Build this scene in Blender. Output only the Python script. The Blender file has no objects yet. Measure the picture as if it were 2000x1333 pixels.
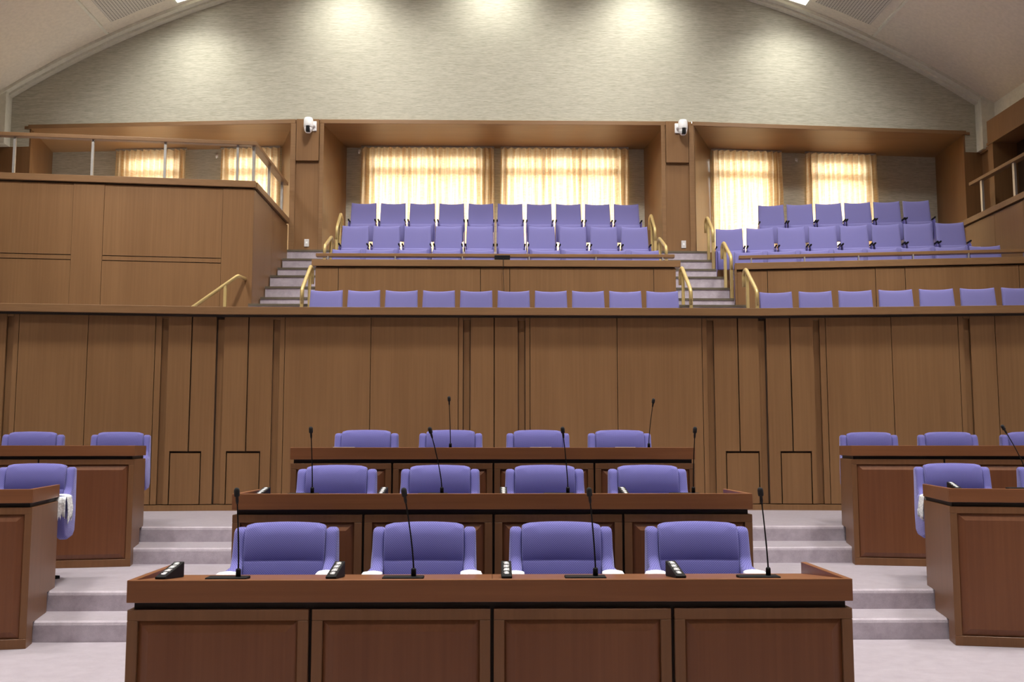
import bpy, math, random
from mathutils import Vector, Matrix
random.seed(7)
sc = bpy.context.scene
COL = sc.collection
R = math.radians
# ------------------------------------------------------------------ camera, light, exposure
EYE = 1.348
cd = bpy.data.cameras.new('camera'); cam = bpy.data.objects.new('camera', cd); COL.objects.link(cam)
cd.sensor_width = 36; cd.lens = 36.0; cd.clip_end = 200
cam.location = (0, 0, EYE)
cam.rotation_euler = (R(90) + math.atan(208 / 2000), 0, -math.atan(38 / 2000))
sc.camera = cam
sc.view_settings.view_transform = 'Standard'; sc.view_settings.look = 'None'
sc.view_settings.exposure = 0.0; sc.view_settings.gamma = 1.0; sc.view_settings.use_curve_mapping = False
w = bpy.data.worlds.new('sky'); sc.world = w; w.use_nodes = True
bg = w.node_tree.nodes['Background']; bg.inputs[1].default_value = 11.5
_n = w.node_tree.nodes; _l = w.node_tree.links
_tc = _n.new('ShaderNodeTexCoord'); _sx = _n.new('ShaderNodeSeparateXYZ'); _rp = _n.new('ShaderNodeValToRGB')
_rp.color_ramp.elements[0].position = .0; _rp.color_ramp.elements[0].color = (.22, .20, .17, 1)      # ground outside
_rp.color_ramp.elements[1].position = .04; _rp.color_ramp.elements[1].color = (1.0, .95, .86, 1)    # bright hazy sky
_l.new(_tc.outputs['Generated'], _sx.inputs[0]); _l.new(_sx.outputs['Z'], _rp.inputs[0]); _l.new(_rp.outputs[0], bg.inputs[0])

# barrel vault of the room: circle in the XZ plane
VR, VZ = 16.61, -6.864
def vault(x, dr=0.0):
    return VZ + math.sqrt((VR + dr) ** 2 - (x - .07) ** 2)
def lamp(name, kind, loc, power, rot=(0, 0, 0), size=.5, color=(1, .96, .9), sizey=None, **k):
    l = bpy.data.lights.new(name, kind); l.energy = power; l.color = color
    if kind == 'AREA':
        l.size = size
        l.shape = 'DISK'
        if sizey: l.shape = 'RECTANGLE'; l.size_y = sizey
        if 'spread' in k: l.spread = k['spread']
    if kind == 'SPOT':
        l.shadow_soft_size = size; l.spot_size = k.get('spot', R(100)); l.spot_blend = k.get('blend', .5)
    o = bpy.data.objects.new(name, l); o.location = loc; o.rotation_euler = rot; COL.objects.link(o)
    return o
# hall lamps in the vault, and the wall washers close to the end wall
for y, pw, tl in ((1.5, 44, 0), (5.0, 98, 0), (8.0, 112, 4), (11.0, 92, 24), (13.6, 40, 40)):  # rear rows tilted toward the end wall to brighten gallery and wallpaper
    for x in (-5.6, -1.9, 1.9, 5.6):
        lamp('hall_lamp', 'AREA', (x, y, vault(x) - .12), pw * (.86 if abs(x) > 3 else 1.0), rot=(R(tl), 0, 0), size=.55, spread=R(80))
WASH_X = (-5.15, -2.5, 0.0, 2.5, 5.15)
WASH_Y = 16.2
for x in WASH_X:
    lamp('wash_lamp', 'SPOT', (x, WASH_Y, vault(x) - .06), 180, rot=(R(12), 0, 0), size=.10, spot=R(140), blend=1.0, color=(1, .98, .90))

# ------------------------------------------------------------------ materials
MATS = {}
def mat(name, build):
    if name not in MATS:
        m = bpy.data.materials.new(name); m.use_nodes = True
        build(m, m.node_tree, m.node_tree.nodes['Principled BSDF']); MATS[name] = m
    return MATS[name]
def coords(nt, scale, kind='Object', rot=(0, 0, 0)):
    t = nt.nodes.new('ShaderNodeTexCoord'); mp = nt.nodes.new('ShaderNodeMapping')
    mp.inputs['Scale'].default_value = scale; mp.inputs['Rotation'].default_value = rot
    nt.links.new(t.outputs[kind], mp.inputs[0]); return mp.outputs[0]
def ramp(nt, fac, c0, c1, p0=.3, p1=.7):
    r = nt.nodes.new('ShaderNodeValToRGB'); e = r.color_ramp.elements
    e[0].position = p0; e[0].color = (*c0, 1); e[1].position = p1; e[1].color = (*c1, 1)
    nt.links.new(fac, r.inputs[0]); return r.outputs[0]
def noise(nt, vec, scale=1, detail=4, rough=.5):
    n = nt.nodes.new('ShaderNodeTexNoise'); n.inputs['Scale'].default_value = scale
    n.inputs['Detail'].default_value = detail; n.inputs['Roughness'].default_value = rough
    nt.links.new(vec, n.inputs['Vector']); return n.outputs[0]
def bump(nt, b, h, s, d=.002):
    n = nt.nodes.new('ShaderNodeBump'); n.inputs['Strength'].default_value = s; n.inputs['Distance'].default_value = d
    nt.links.new(h, n.inputs['Height']); nt.links.new(n.outputs[0], b.inputs['Normal'])
def wood(name, c0, c1, horiz=False, rough=.42):
    def f(m, nt, b):
        v = coords(nt, (1.2, 40, 40) if horiz else (40, 40, .8))
        n = noise(nt, v, 1, 5, .6)
        v2 = coords(nt, (.5, 3, 3) if horiz else (3, 3, .35))
        n2 = noise(nt, v2, 1, 2, .5)
        mx = nt.nodes.new('ShaderNodeMath'); mx.operation = 'MULTIPLY_ADD'; mx.inputs[1].default_value = .5
        nt.links.new(n, mx.inputs[0])
        h = nt.nodes.new('ShaderNodeMath'); h.operation = 'MULTIPLY'; h.inputs[1].default_value = .5
        nt.links.new(n2, h.inputs[0]); nt.links.new(h.outputs[0], mx.inputs[2])
        nt.links.new(ramp(nt, mx.outputs[0], c0, c1, .35, .65), b.inputs['Base Color'])
        b.inputs['Roughness'].default_value = rough
        b.inputs['Specular IOR Level'].default_value = .35
    return mat(name, f)
def plain(name, c, rough=.5, metal=0., emit=None, es=0):
    def f(m, nt, b):
        v = coords(nt, (6, 6, 6)); n = noise(nt, v, 3, 2)
        nt.links.new(ramp(nt, n, tuple(x * .94 for x in c), tuple(min(1, x * 1.05) for x in c)), b.inputs['Base Color'])
        b.inputs['Roughness'].default_value = rough; b.inputs['Metallic'].default_value = metal
        if emit: b.inputs['Emission Color'].default_value = (*emit, 1); b.inputs['Emission Strength'].default_value = es
    return mat(name, f)
W_WALL = wood('wall_wood', (.198, .101, .042), (.25, .134, .058))
W_WALLH = wood('wall_wood_level', (.215, .116, .052), (.27, .150, .069), True)
W_DESK = wood('desk_wood', (.140, .050, .020), (.185, .072, .030), rough=.36)
W_DESKH = wood('desk_wood_level', (.175, .066, .025), (.225, .090, .036), True, rough=.33)
W_FRAME = wood('desk_frame_wood', (.150, .068, .027), (.195, .090, .038), rough=.38)
M_DARK = plain('painted_gap_shade', (.018, .011, .008), .7)  # near-black colour stands in for the shade inside gaps
M_SEAM = plain('board_joint_lining', (.05, .026, .013), .7)
M_BLACK = plain('black_plastic', (.008, .008, .009), .6)
M_BLACK.node_tree.nodes['Principled BSDF'].inputs['Specular IOR Level'].default_value = .15
M_FOAM = plain('black_foam', (.014, .014, .015), .95)
M_WHITE = plain('white_plastic', (.85, .86, .88), .4)
M_BRASS = plain('brass_rail', (.62, .47, .20), .38, .35)
M_STEEL = plain('brushed_steel', (.50, .49, .47), .35, .6)
M_PLATE = plain('switch_plate', (.62, .60, .60), .4)
M_CREAM = plain('cream_plaster', (.72, .71, .61), .8)
M_CEIL = plain('ceiling_plaster', (.72, .665, .56), .85)
M_PAPER = plain('paper', (.8, .8, .8), .6)
M_NOSE = plain('step_nosing', (.11, .09, .06), .5)
M_LAMP = plain('lamp_glass', (.9, .9, .9), .5, 0, (1, .98, .92), 9)
def _f(m, nt, b):
    v = coords(nt, (2.2, 2.2, 55)); n = noise(nt, v, 1.6, 6, .65)
    v2 = coords(nt, (9, 9, 130)); n2 = noise(nt, v2, 1, 3, .6)
    a = nt.nodes.new('ShaderNodeMath'); a.operation = 'ADD'; nt.links.new(n, a.inputs[0]); nt.links.new(n2, a.inputs[1])
    h = nt.nodes.new('ShaderNodeMath'); h.operation = 'MULTIPLY'; h.inputs[1].default_value = .5; nt.links.new(a.outputs[0], h.inputs[0])
    nt.links.new(ramp(nt, h.outputs[0], (.36, .345, .27), (.56, .545, .455), .38, .6), b.inputs['Base Color'])
    b.inputs['Roughness'].default_value = .9
M_WALLPAPER = mat('woven_wallpaper', _f)
def _f(m, nt, b):
    v = coords(nt, (1, 1, 1)); n = noise(nt, v, 9, 6, .7); n2 = noise(nt, v, 260, 2, .6)
    a = nt.nodes.new('ShaderNodeMath'); a.operation = 'MULTIPLY_ADD'; a.inputs[1].default_value = .35
    nt.links.new(n2, a.inputs[0]); 
    h = nt.nodes.new('ShaderNodeMath'); h.operation = 'MULTIPLY'; h.inputs[1].default_value = .65
    nt.links.new(n, h.inputs[0]); nt.links.new(h.outputs[0], a.inputs[2])
    nt.links.new(ramp(nt, a.outputs[0], (.33, .285, .325), (.50, .45, .50), .32, .62), b.inputs['Base Color'])
    b.inputs['Roughness'].default_value = 1; b.inputs['Sheen Weight'].default_value = 1; b.inputs['Sheen Roughness'].default_value = .45; b.inputs['Sheen Tint'].default_value = (.93, .9, 1, 1); b.inputs['Specular IOR Level'].default_value = .1
    bump(nt, b, n2, .6, .004)
M_CARPET = mat('lilac_carpet', _f)
def fabric(name, c0, c1, per=110):
    def f(m, nt, b):
        v = coords(nt, (1, 1, 1), rot=(0, R(42), 0))
        wv = nt.nodes.new('ShaderNodeTexWave'); wv.wave_type = 'BANDS'; wv.bands_direction = 'X'
        wv.inputs['Scale'].default_value = per / 3.14; wv.inputs['Distortion'].default_value = .5; wv.inputs['Detail'].default_value = 1
        nt.links.new(v, wv.inputs[0])
        wz = nt.nodes.new('ShaderNodeTexWave'); wz.bands_direction = 'Z'; wz.inputs['Scale'].default_value = per / 3.14
        nt.links.new(v, wz.inputs[0])
        mu = nt.nodes.new('ShaderNodeMath'); mu.operation = 'MULTIPLY'
        nt.links.new(wv.outputs['Fac'], mu.inputs[0]); nt.links.new(wz.outputs['Fac'], mu.inputs[1])
        nt.links.new(ramp(nt, mu.outputs[0], c0, c1, .1, .7), b.inputs['Base Color'])
        b.inputs['Roughness'].default_value = .92; b.inputs['Sheen Weight'].default_value = .35; b.inputs['Sheen Roughness'].default_value = .5
        b.inputs['Sheen Tint'].default_value = (.6, .6, 1, 1)
        b.inputs['Specular IOR Level'].default_value = .15
        bump(nt, b, mu.outputs[0], .35, .001)
    return mat(name, f)
M_CHAIR = fabric('violet_woven_fabric', (.112, .106, .31), (.20, .192, .49))
M_SEAT = fabric('violet_seat_fabric', (.178, .168, .40), (.212, .20, .455), 160)
def _f(m, nt, b):
    v = coords(nt, (1, 1, 1)); vo = nt.nodes.new('ShaderNodeTexVoronoi'); vo.inputs['Scale'].default_value = 45
    vo.inputs['Randomness'].default_value = 0
    nt.links.new(v, vo.inputs['Vector'])
    nt.links.new(ramp(nt, vo.outputs['Distance'], (.02, .02, .05), (.17, .15, .45), .22, .28), b.inputs['Base Color'])
    b.inputs['Roughness'].default_value = .6
M_PERF = mat('perforated_violet_panel', _f)
def _f(m, nt, b):
    v = coords(nt, (1, 1, 0)); vo = nt.nodes.new('ShaderNodeTexVoronoi'); vo.inputs['Scale'].default_value = 22
    vo.inputs['Randomness'].default_value = 0
    nt.links.new(v, vo.inputs['Vector'])
    nt.links.new(ramp(nt, vo.outputs['Distance'], (.12, .11, .1), (.60, .57, .50), .18, .3), b.inputs['Base Color'])
    b.inputs['Roughness'].default_value = .85
M_ACOUSTIC = mat('perforated_ceiling_panel', _f)
def _f(m, nt, b):
    out = nt.nodes['Material Output']
    v = coords(nt, (5, 5, 90)); n = noise(nt, v, 1, 5, .7)
    v3 = coords(nt, (38, 0, 1.2)); n3 = noise(nt, v3, 1, 3, .6)
    av = nt.nodes.new('ShaderNodeMath'); av.operation = 'MULTIPLY_ADD'; av.inputs[1].default_value = .5
    hv = nt.nodes.new('ShaderNodeMath'); hv.operation = 'MULTIPLY'; hv.inputs[1].default_value = .5
    nt.links.new(n3, hv.inputs[0]); nt.links.new(n, av.inputs[0]); nt.links.new(hv.outputs[0], av.inputs[2])
    cr = ramp(nt, av.outputs[0], (.80, .55, .28), (.98, .88, .66), .38, .6)
    tr = nt.nodes.new('ShaderNodeBsdfTranslucent'); di = nt.nodes.new('ShaderNodeBsdfDiffuse'); tp = nt.nodes.new('ShaderNodeBsdfTransparent')
    nt.links.new(cr, tr.inputs[0]); nt.links.new(cr, di.inputs[0]); nt.links.new(cr, tp.inputs[0])
    m1 = nt.nodes.new('ShaderNodeMixShader'); m1.inputs[0].default_value = .62
    nt.links.new(di.outputs[0], m1.inputs[1]); nt.links.new(tr.outputs[0], m1.inputs[2])
    m2 = nt.nodes.new('ShaderNodeMixShader'); m2.inputs[0].default_value = .03
    nt.links.new(m1.outputs[0], m2.inputs[1]); nt.links.new(tp.outputs[0], m2.inputs[2])
    nt.links.new(m2.outputs[0], out.inputs[0])
M_CURTAIN = mat('golden_sheer_curtain', _f)
def _f(m, nt, b):
    out = nt.nodes['Material Output']
    tp = nt.nodes.new('ShaderNodeBsdfTransparent'); gl = nt.nodes.new('ShaderNodeBsdfGlossy'); gl.inputs['Roughness'].default_value = .02
    mx = nt.nodes.new('ShaderNodeMixShader'); mx.inputs[0].default_value = .06
    nt.links.new(tp.outputs[0], mx.inputs[1]); nt.links.new(gl.outputs[0], mx.inputs[2]); nt.links.new(mx.outputs[0], out.inputs[0])
M_GLASS = mat('window_glass', _f)
def _f(m, nt, b):
    v = coords(nt, (1, 1, 1)); vo = nt.nodes.new('ShaderNodeTexVoronoi'); vo.inputs['Scale'].default_value = 60
    nt.links.new(v, vo.inputs['Vector'])
    nt.links.new(ramp(nt, vo.outputs['Distance'], (.86, .87, .88), (.62, .64, .66), .3, .6), b.inputs['Base Color'])
    b.inputs['Roughness'].default_value = .95
    bump(nt, b, vo.outputs['Distance'], .8, .003)
M_LACE = mat('white_lace', _f)

# ------------------------------------------------------------------ mesh helpers
class MB:
    def __init__(s, M=None): s.v = []; s.f = []; s.M = M
    def add(s, vs, fs):
        n = len(s.v)
        s.v += [(s.M @ Vector(v)) if s.M is not None else Vector(v) for v in vs]
        s.f += [tuple(i + n for i in f) for f in fs]; return s
    def box(s, x0, x1, y0, y1, z0, z1):
        if x0 > x1: x0, x1 = x1, x0
        if y0 > y1: y0, y1 = y1, y0
        return s.add([(x, y, z) for z in (z0, z1) for y in (y0, y1) for x in (x0, x1)],
                     [(0, 2, 3, 1), (4, 5, 7, 6), (0, 1, 5, 4), (2, 6, 7, 3), (0, 4, 6, 2), (1, 3, 7, 5)])
    def hexa(s, b, t):      # bottom quad, top quad (both counter-clockwise from above)
        return s.add(list(b) + list(t), [(3, 2, 1, 0), (4, 5, 6, 7), (0, 1, 5, 4), (1, 2, 6, 5), (2, 3, 7, 6), (3, 0, 4, 7)])
    def prism(s, poly, x0, x1):     # polygon of (y, z) pushed along x
        n = len(poly); vs = [(x0, y, z) for y, z in poly] + [(x1, y, z) for y, z in poly]
        fs = [tuple(range(n - 1, -1, -1)), tuple(range(n, 2 * n))] + [(i, (i + 1) % n, n + (i + 1) % n, n + i) for i in range(n)]
        return s.add(vs, fs)
    def tube(s, path, r, n=10, r1=None):
        P = [Vector(p) for p in path]; rings = []
        up = Vector((0, 0, 1)); prev = None
        for i, p in enumerate(P):
            d = (P[min(i + 1, len(P) - 1)] - P[max(i - 1, 0)]).normalized()
            a = prev if prev is not None else (up if abs(d.z) < .9 else Vector((1, 0, 0)))
            a = (a - d * a.dot(d)).normalized(); prev = a; b = d.cross(a)
            rr = r + ((r1 - r) * i / (len(P) - 1) if r1 is not None else 0)
            rings.append([p + (a * math.cos(2 * math.pi * k / n) + b * math.sin(2 * math.pi * k / n)) * rr for k in range(n)])
        vs = [v for g in rings for v in g]; fs = []
        for i in range(len(P) - 1):
            for k in range(n):
                fs.append((i * n + k, i * n + (k + 1) % n, (i + 1) * n + (k + 1) % n, (i + 1) * n + k))
        fs += [tuple(range(n - 1, -1, -1)), tuple(range((len(P) - 1) * n, len(P) * n))]
        return s.add(vs, fs)
    def lathe(s, prof, o=(0, 0, 0), n=20, axis=None):   # (r, z) pairs
        A = Matrix.Translation(o) @ (axis or Matrix.Identity(4)); vs = []; fs = []
        for r, z in prof:
            for k in range(n): vs.append(A @ Vector((r * math.cos(2 * math.pi * k / n), r * math.sin(2 * math.pi * k / n), z)))
        for i in range(len(prof) - 1):
            for k in range(n): fs.append((i * n + k, i * n + (k + 1) % n, (i + 1) * n + (k + 1) % n, (i + 1) * n + k))
        fs += [tuple(range(n - 1, -1, -1)), tuple(range((len(prof) - 1) * n, len(prof) * n))]
        return s.add(vs, fs)
    def build(s, name, m, parent=None, bevel=0, seg=2, smooth=False, inv=None, sub=0):
        me = bpy.data.meshes.new(name); vs = s.v
        if inv is not None: vs = [inv @ v for v in vs]
        me.from_pydata([tuple(v) for v in vs], [], s.f); me.update()
        o = bpy.data.objects.new(name, me); COL.objects.link(o)
        me.materials.append(m)
        if parent: o.parent = parent
        if smooth: 
            for p in me.polygons: p.use_smooth = True
        if bevel:
            b = o.modifiers.new('edge', 'BEVEL'); b.width = bevel; b.segments = seg; b.limit_method = 'ANGLE'; b.angle_limit = R(35)
            b.harden_normals = False
            for p in me.polygons: p.use_smooth = True
            if seg < 3:
                for p in me.polygons: p.use_smooth = False
        if sub:
            q = o.modifiers.new('round', 'SUBSURF'); q.levels = sub; q.render_levels = sub
        return o
def empty(name, loc=(0, 0, 0), rz=0, label=None, cat=None, group=None):
    o = bpy.data.objects.new(name, None); o.location = loc; o.rotation_euler = (0, 0, rz); o.empty_display_size = .1
    COL.objects.link(o); return tag(o, label, cat, group)
def tag(o, label=None, cat=None, group=None, kind=None):
    if label: o['label'] = label
    if cat: o['category'] = cat
    if group: o['group'] = group
    if kind: o['kind'] = kind
    return o
def struct(name, mb, m, label, bevel=0):
    return tag(mb.build(name, m, bevel=bevel), label, 'room', kind='structure')
def copy_tree(o, parent=None):
    c = o.copy(); COL.objects.link(c)
    if parent: c.parent = parent
    for ch in [k for k in bpy.data.objects if k.parent == o]: copy_tree(ch, c)
    return c
KIDS = {}
def kids(o):
    if o.name not in KIDS: KIDS[o.name] = list(o.children)
    return KIDS[o.name]
def dup(root, loc, rz=0, label=None, group=None):
    r = root.copy(); COL.objects.link(r); r.location = loc; r.rotation_euler = (0, 0, rz)
    if label: r['label'] = label
    if group: r['group'] = group
    for ch in kids(root):
        c = ch.copy(); COL.objects.link(c); c.parent = r
        for g in kids(ch):
            d = g.copy(); COL.objects.link(d); d.parent = c
    return r
def frame(x, y, rz): return Matrix.Translation((x, y, 0)) @ Matrix.Rotation(rz, 4, 'Z')
ORD = ['first', 'second', 'third', 'fourth', 'fifth', 'sixth', 'seventh', 'eighth', 'ninth', 'tenth']

L1, L2 = .29, .58           # the two carpeted floor levels
# ------------------------------------------------------------------ floor of the hall: carpet, levels and steps
m = MB(); m.box(-8.8, 8.8, -4, 7.35, -.2, 0)
struct('floor', m, M_CARPET, 'pale lilac carpet of the lower floor')
def stepbox(x0, x1, y0, y1, z0, z1, lab):
    m = MB()
    m.prism([(y0 + .0, z0), (y0, z1 - .03), (y0 + .005, z1 - .012), (y0 + .02, z1), (y1, z1), (y1, z0)][::-1], x0, x1)
    return struct('floor', m, M_CARPET, lab)
stepbox(-8.8, 8.8, 7.35, 7.78, 0, L1 / 2, 'lower carpeted step in front of the side desks')
stepbox(-8.8, 8.8, 7.78, 9.54, 0, L1, 'carpeted middle level behind the first desks')
stepbox(-8.8, 8.8, 9.54, 10.15, 0, L1 * 1.5, 'upper carpeted step between the desk blocks')
stepbox(-8.8, 8.8, 10.15, 13.2, 0, L2, 'carpeted top level in front of the panelled wall')
m = MB(); m.box(-1.5, 1.5, 6.92, 7.349, 0, L1 - .001); m.box(-1.5, 1.5, 7.351, 7.779, L1 / 2 + .001, L1 - .001)
struct('floor', m, M_CARPET, 'carpeted platform under the middle row of chairs')
m = MB(); m.box(-1.5, 1.5, 8.84, 9.539, L1 + .001, L2 - .001); m.box(-1.5, 1.5, 9.541, 10.149, L1 * 1.5 + .001, L2 - .001)
struct('floor', m, M_CARPET, 'carpeted platform under the last row of chairs')

# ------------------------------------------------------------------ panelled wall under the gallery: centre and two angled wings
WY, WTOP = 12.70, 3.078
FA = R(6)
KX = 3.375
def facet(sd): return Matrix.Translation((sd * KX, WY, 0)) @ Matrix.Rotation(-sd * FA, 4, 'Z')
def loc_t(X): return (X - KX) / (math.cos(FA) + X * math.sin(FA) / WY)
PT = WTOP - .115
def board(m, a, b, z0=.66, z1=PT, y=0, g=.004, th=.04):
    m.box(a + g, b - g, y, y + th, z0, z1)
def bay(m, a, mid, b, d0, d1, zd=1.29):          # board pair above a low inset hatch
    g = .008
    board(m, a, d0, g=0); board(m, d1, b, g=0)
    m.box(d0, mid - g, 0, .04, zd + .012, PT); m.box(mid + g, d1, 0, .04, zd + .012, PT)
    m.box(d0 + .014, d1 - .014, .004, .04, .66, zd - .012)
def wall_front(side):
    M = Matrix.Translation((0, WY, 0)) if side == 0 else facet(side)
    m = MB(M); bk = MB(M); ch = MB(M)
    if side == 0:
        for s in (-1, 1):
            o = .02
            q = lambda a, b: (min(o + s * a, o + s * b), max(o + s * a, o + s * b))
            board(m, *q(.0, .30), g=.006)
            board(m, *q(.385, .445), y=.004)
            board(m, *q(.445, 1.535)); board(m, *q(1.535, 2.60)); board(m, *q(2.60, 2.665), y=.004)
            ch.box(*q(.305, .38), .045, .055, .66, PT - .03); ch.box(*q(2.67, 2.745), .045, .055, .66, PT - .03)
            m.box(*q(.30, .385), 0, .04, PT - .03, PT); m.box(*q(2.665, 2.75), 0, .04, PT - .03, PT)
            a, b = q(2.75, KX - .045 - s * o); d0, d1 = q(2.87, 3.29)
            bay(m, a, o + s * 3.05, b, d0, d1)
        bk.box(-KX, KX, .05, .12, .58, WTOP)
        m.box(-KX, KX, -.012, .04, .58, .65)
    else:
        q = lambda a, b: (side * loc_t(a), side * loc_t(b)) if side > 0 else (side * loc_t(b), side * loc_t(a))
        lt = lambda a: side * loc_t(a)
        a, b = q(3.43, 4.02); d0, d1 = q(3.57, 3.98 - .02); bay(m, a, lt(3.73), b, d0, d1)
        ch.box(*q(4.02, 4.10), .045, .055, .66, PT - .03); m.box(*q(4.02, 4.10), 0, .04, PT - .03, PT)
        board(m, *q(4.10, 4.18), y=.004); board(m, *q(4.18, 5.01)); board(m, *q(5.01, 5.86)); board(m, *q(5.86, 5.93), y=.004)
        ch.box(*q(5.93, 6.01), .045, .055, .66, PT - .03); m.box(*q(5.93, 6.01), 0, .04, PT - .03, PT)
        board(m, *q(6.01, 6.33)); board(m, *q(6.33, 7.2)); board(m, *q(7.2, 8.6))
        e = sorted((0, lt(8.7)))
        bk.box(e[0], e[1], .05, .12, .58, WTOP)
        m.box(e[0], e[1], -.012, .04, .58, .65)
    nm = {0: 'middle', -1: 'west', 1: 'east'}[side]
    lab = {0: 'straight middle stretch of', -1: 'angled wing beside the tall booth of', 1: 'angled wing below the outer gallery seats of'}[side]
    struct('wall_' + nm, m, W_WALL, lab + ' the brown panelled wall')
    struct('wall_' + nm, bk, M_SEAM, 'dark backing behind the boards, ' + lab + ' the panelled wall')
    struct('wall_' + nm, ch, W_WALL, 'recessed channels between the boards, ' + lab + ' the panelled wall')
    c = MB(M)
    x0, x1 = (-KX, KX) if side == 0 else sorted((0, lt(8.7)))
    c.box(x0, x1, -.10, .16, WTOP - .095, WTOP)
    struct('trim_1', c, W_WALLH, 'wooden coping, ' + lab + ' the gallery parapet', bevel=.004)
    c = MB(M); c.box(x0, x1, -.05, .05, WTOP - .118, WTOP - .0955)  # near-black strip painted in for the shade under the coping
    struct('shade_strip', c, M_DARK, 'painted shadow line below the coping, ' + lab + ' the wall')
    p = MB(M); p.box(x0, x1, -.02, .0, .581, .60)
for s in (0, -1, 1): wall_front(s)
# channels at the two kinks
m = MB()
for s in (-1, 1):
    m.box(s * (KX - .04), s * (KX + .04), WY + .035, WY + .047, .66, PT - .03)
struct('wall_middle', m, W_WALL, 'recessed channels where the panelled wall bends')

# ------------------------------------------------------------------ gallery floors, stairs
F0, F1, F2, FA_ = 3.364, 4.0, 4.647, 2.52
NOSE = [(17.0, 4.647), (16.64, 4.43), (16.29, 4.217), (15.75, 4.0), (15.43, 3.775), (15.13, 3.567), (14.39, 3.364), (14.09, 3.15), (13.79, 2.94), (13.49, 2.73)]
m = MB(); m.box(-8.8, 8.8, 12.83, 15.2, 2.35, FA_); struct('floor', m, M_CARPET, 'carpeted gallery aisle behind the low parapet')
for s, x0, x1 in ((-1, -3.45, -2.62), (1, 2.62, 3.62)):
    st = MB(); no = MB(); ys = [n[0] for n in NOSE]
    for i, (y, z) in enumerate(NOSE):
        yb = 18.6 if i == 0 else NOSE[i - 1][0]
        zl = NOSE[i + 1][1] - .02 if i + 1 < len(NOSE) else FA_
        st.box(x0, x1, y, yb + .01, zl, z - .002)
        no.box(x0, x1, y - .012, y + .035, z - .028, z + .003)
    wd = 'between the tall booth and the middle seats' if s < 0 else 'between the middle seats and the outer seats'
    struct('floor', st, M_CARPET, 'carpeted gallery stair ' + wd)
    struct('trim_3', no, M_NOSE, 'dark nosings of the gallery stair ' + wd)
m = MB()
m.box(-2.61, 2.61, 15.0, 16.05, 2.9, F0); m.box(-2.61, 2.61, 16.05, 17.1, F0 - .1, F1); m.box(-2.61, 2.61, 17.1, 18.6, F1 - .1, F2)
struct('floor', m, M_CARPET, 'stepped carpeted floor under the middle gallery seats')
BR = R(-8.5)
BM = Matrix.Translation((3.64, 15.03, 0)) @ Matrix.Rotation(BR, 4, 'Z')
m = MB(BM)
m.box(.02, 5.0, .12, 1.06, 2.9, F0); m.box(.02, 5.0, 1.06, 2.1, F0 - .1, F1); m.box(.02, 5.0, 2.1, 4.3, F1 - .1, F2)
struct('floor', m, M_CARPET, 'stepped carpeted floor under the outer gallery seats')

m = MB()
for ya, yb, zb, zt in ((15.02, 16.05, 2.5, F0), (16.05, 17.08, 2.5, F1), (17.08, 18.7, 2.5, F2)):
    xe = lambda y: 3.70 + (y - 15.0) * .15
    m.hexa([(3.621, ya, zb), (xe(ya), ya, zb), (xe(yb), yb, zb), (3.621, yb, zb)], [(3.621, ya, zt - .001), (xe(ya), ya, zt - .001), (xe(yb), yb, zt - .001), (3.621, yb, zt - .001)])
struct('wall_gallery', m, W_WALL, 'stepped wooden cheek between the stair and the outer seats')
# upper parapets (middle and east) with coping and ledge
def parapet(M, x0, x1, seams, cx0, cx1, lab, zt=4.09, full=None):
    b = MB(M); xs = [x0] + seams + [x1]
    for a, c in zip(xs[:-1], xs[1:]): b.box(a + .004, c - .004, .03, .10, FA_, zt - .115)
    struct('wall_gallery', b, W_WALL, 'brown boards of ' + lab)
    d = MB(M); d.box(x0 + .01, x1 - .01, .06, .14, FA_, zt - .10); struct('wall_gallery', d, M_DARK, 'dark backing of ' + lab)
    c = MB(M); c.box(cx0, cx1, 0, .18, zt - .098, zt); struct('trim_4', c, W_WALLH, 'wooden coping of ' + lab, bevel=.004)
parapet(Matrix.Translation((0, 14.83, 0)), -2.6, 2.70, [-2.26, -.18, .25, 2.37], -2.65, 2.765, 'the upper parapet before the middle seats')
parapet(BM, .0, 5.0, [.45, 2.0, 2.42, 4.0], -.0, 5.0, 'the upper parapet before the outer seats')
def ledge(M, x0, x1, lab):
    t = empty('ledge_rail', label=lab, cat='rail')
    a = MB(M); a.box(x0, x1, .10, .22, 4.175, 4.222); a.build('rail_board', W_WALLH, t, bevel=.004)
    n = 6
    for i in range(n):
        x = x0 + .18 + (x1 - x0 - .36) * i / (n - 1)
        if abs(x - .1) < .5 and M is BM: continue
        a = MB(M); a.box(x - .008, x + .008, .10, .16, 4.08, 4.18); a.build('bracket', M_STEEL, t)
ledge(Matrix.Translation((0, 14.95, 0)), -2.63, 2.72, 'long wooden rail board above the parapet of the middle seats')
ledge(Matrix.Translation((0, 0, 0)) @ BM, .05, 4.3, 'long wooden rail board above the parapet of the outer seats')
# end cheek of the outer upper parapet, facing the stair
m = MB(BM); m.box(-.02, .0, .0, .18, FA_, 4.09); m.box(-.02, .0, .18, 1.2, 2.5, 3.45)
struct('wall_gallery', m, W_WALL, 'wooden cheek beside the gallery stair')

# small black box and its cable on the middle parapet
t = empty('black_junction_box', (.155, 14.90, 4.09), label='small black box with hanging cable on the middle parapet', cat='box')
m = MB(); m.box(-.13, .10, -.03, .05, .001, .075); m.build('body', M_BLACK, t, bevel=.004)
m = MB(); m.tube([(0, -.035, .02), (0, -.085, .015), (0, -.088, -.05), (-.004, -.09, -.2), (.004, -.082, -.33), (.008, -.086, -.45), (.03, -.086, -.56), (.02, -.084, -.9), (.03, -.082, -1.54)], .004, 6)
m.build('cable', M_BLACK, t, smooth=True)

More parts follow.
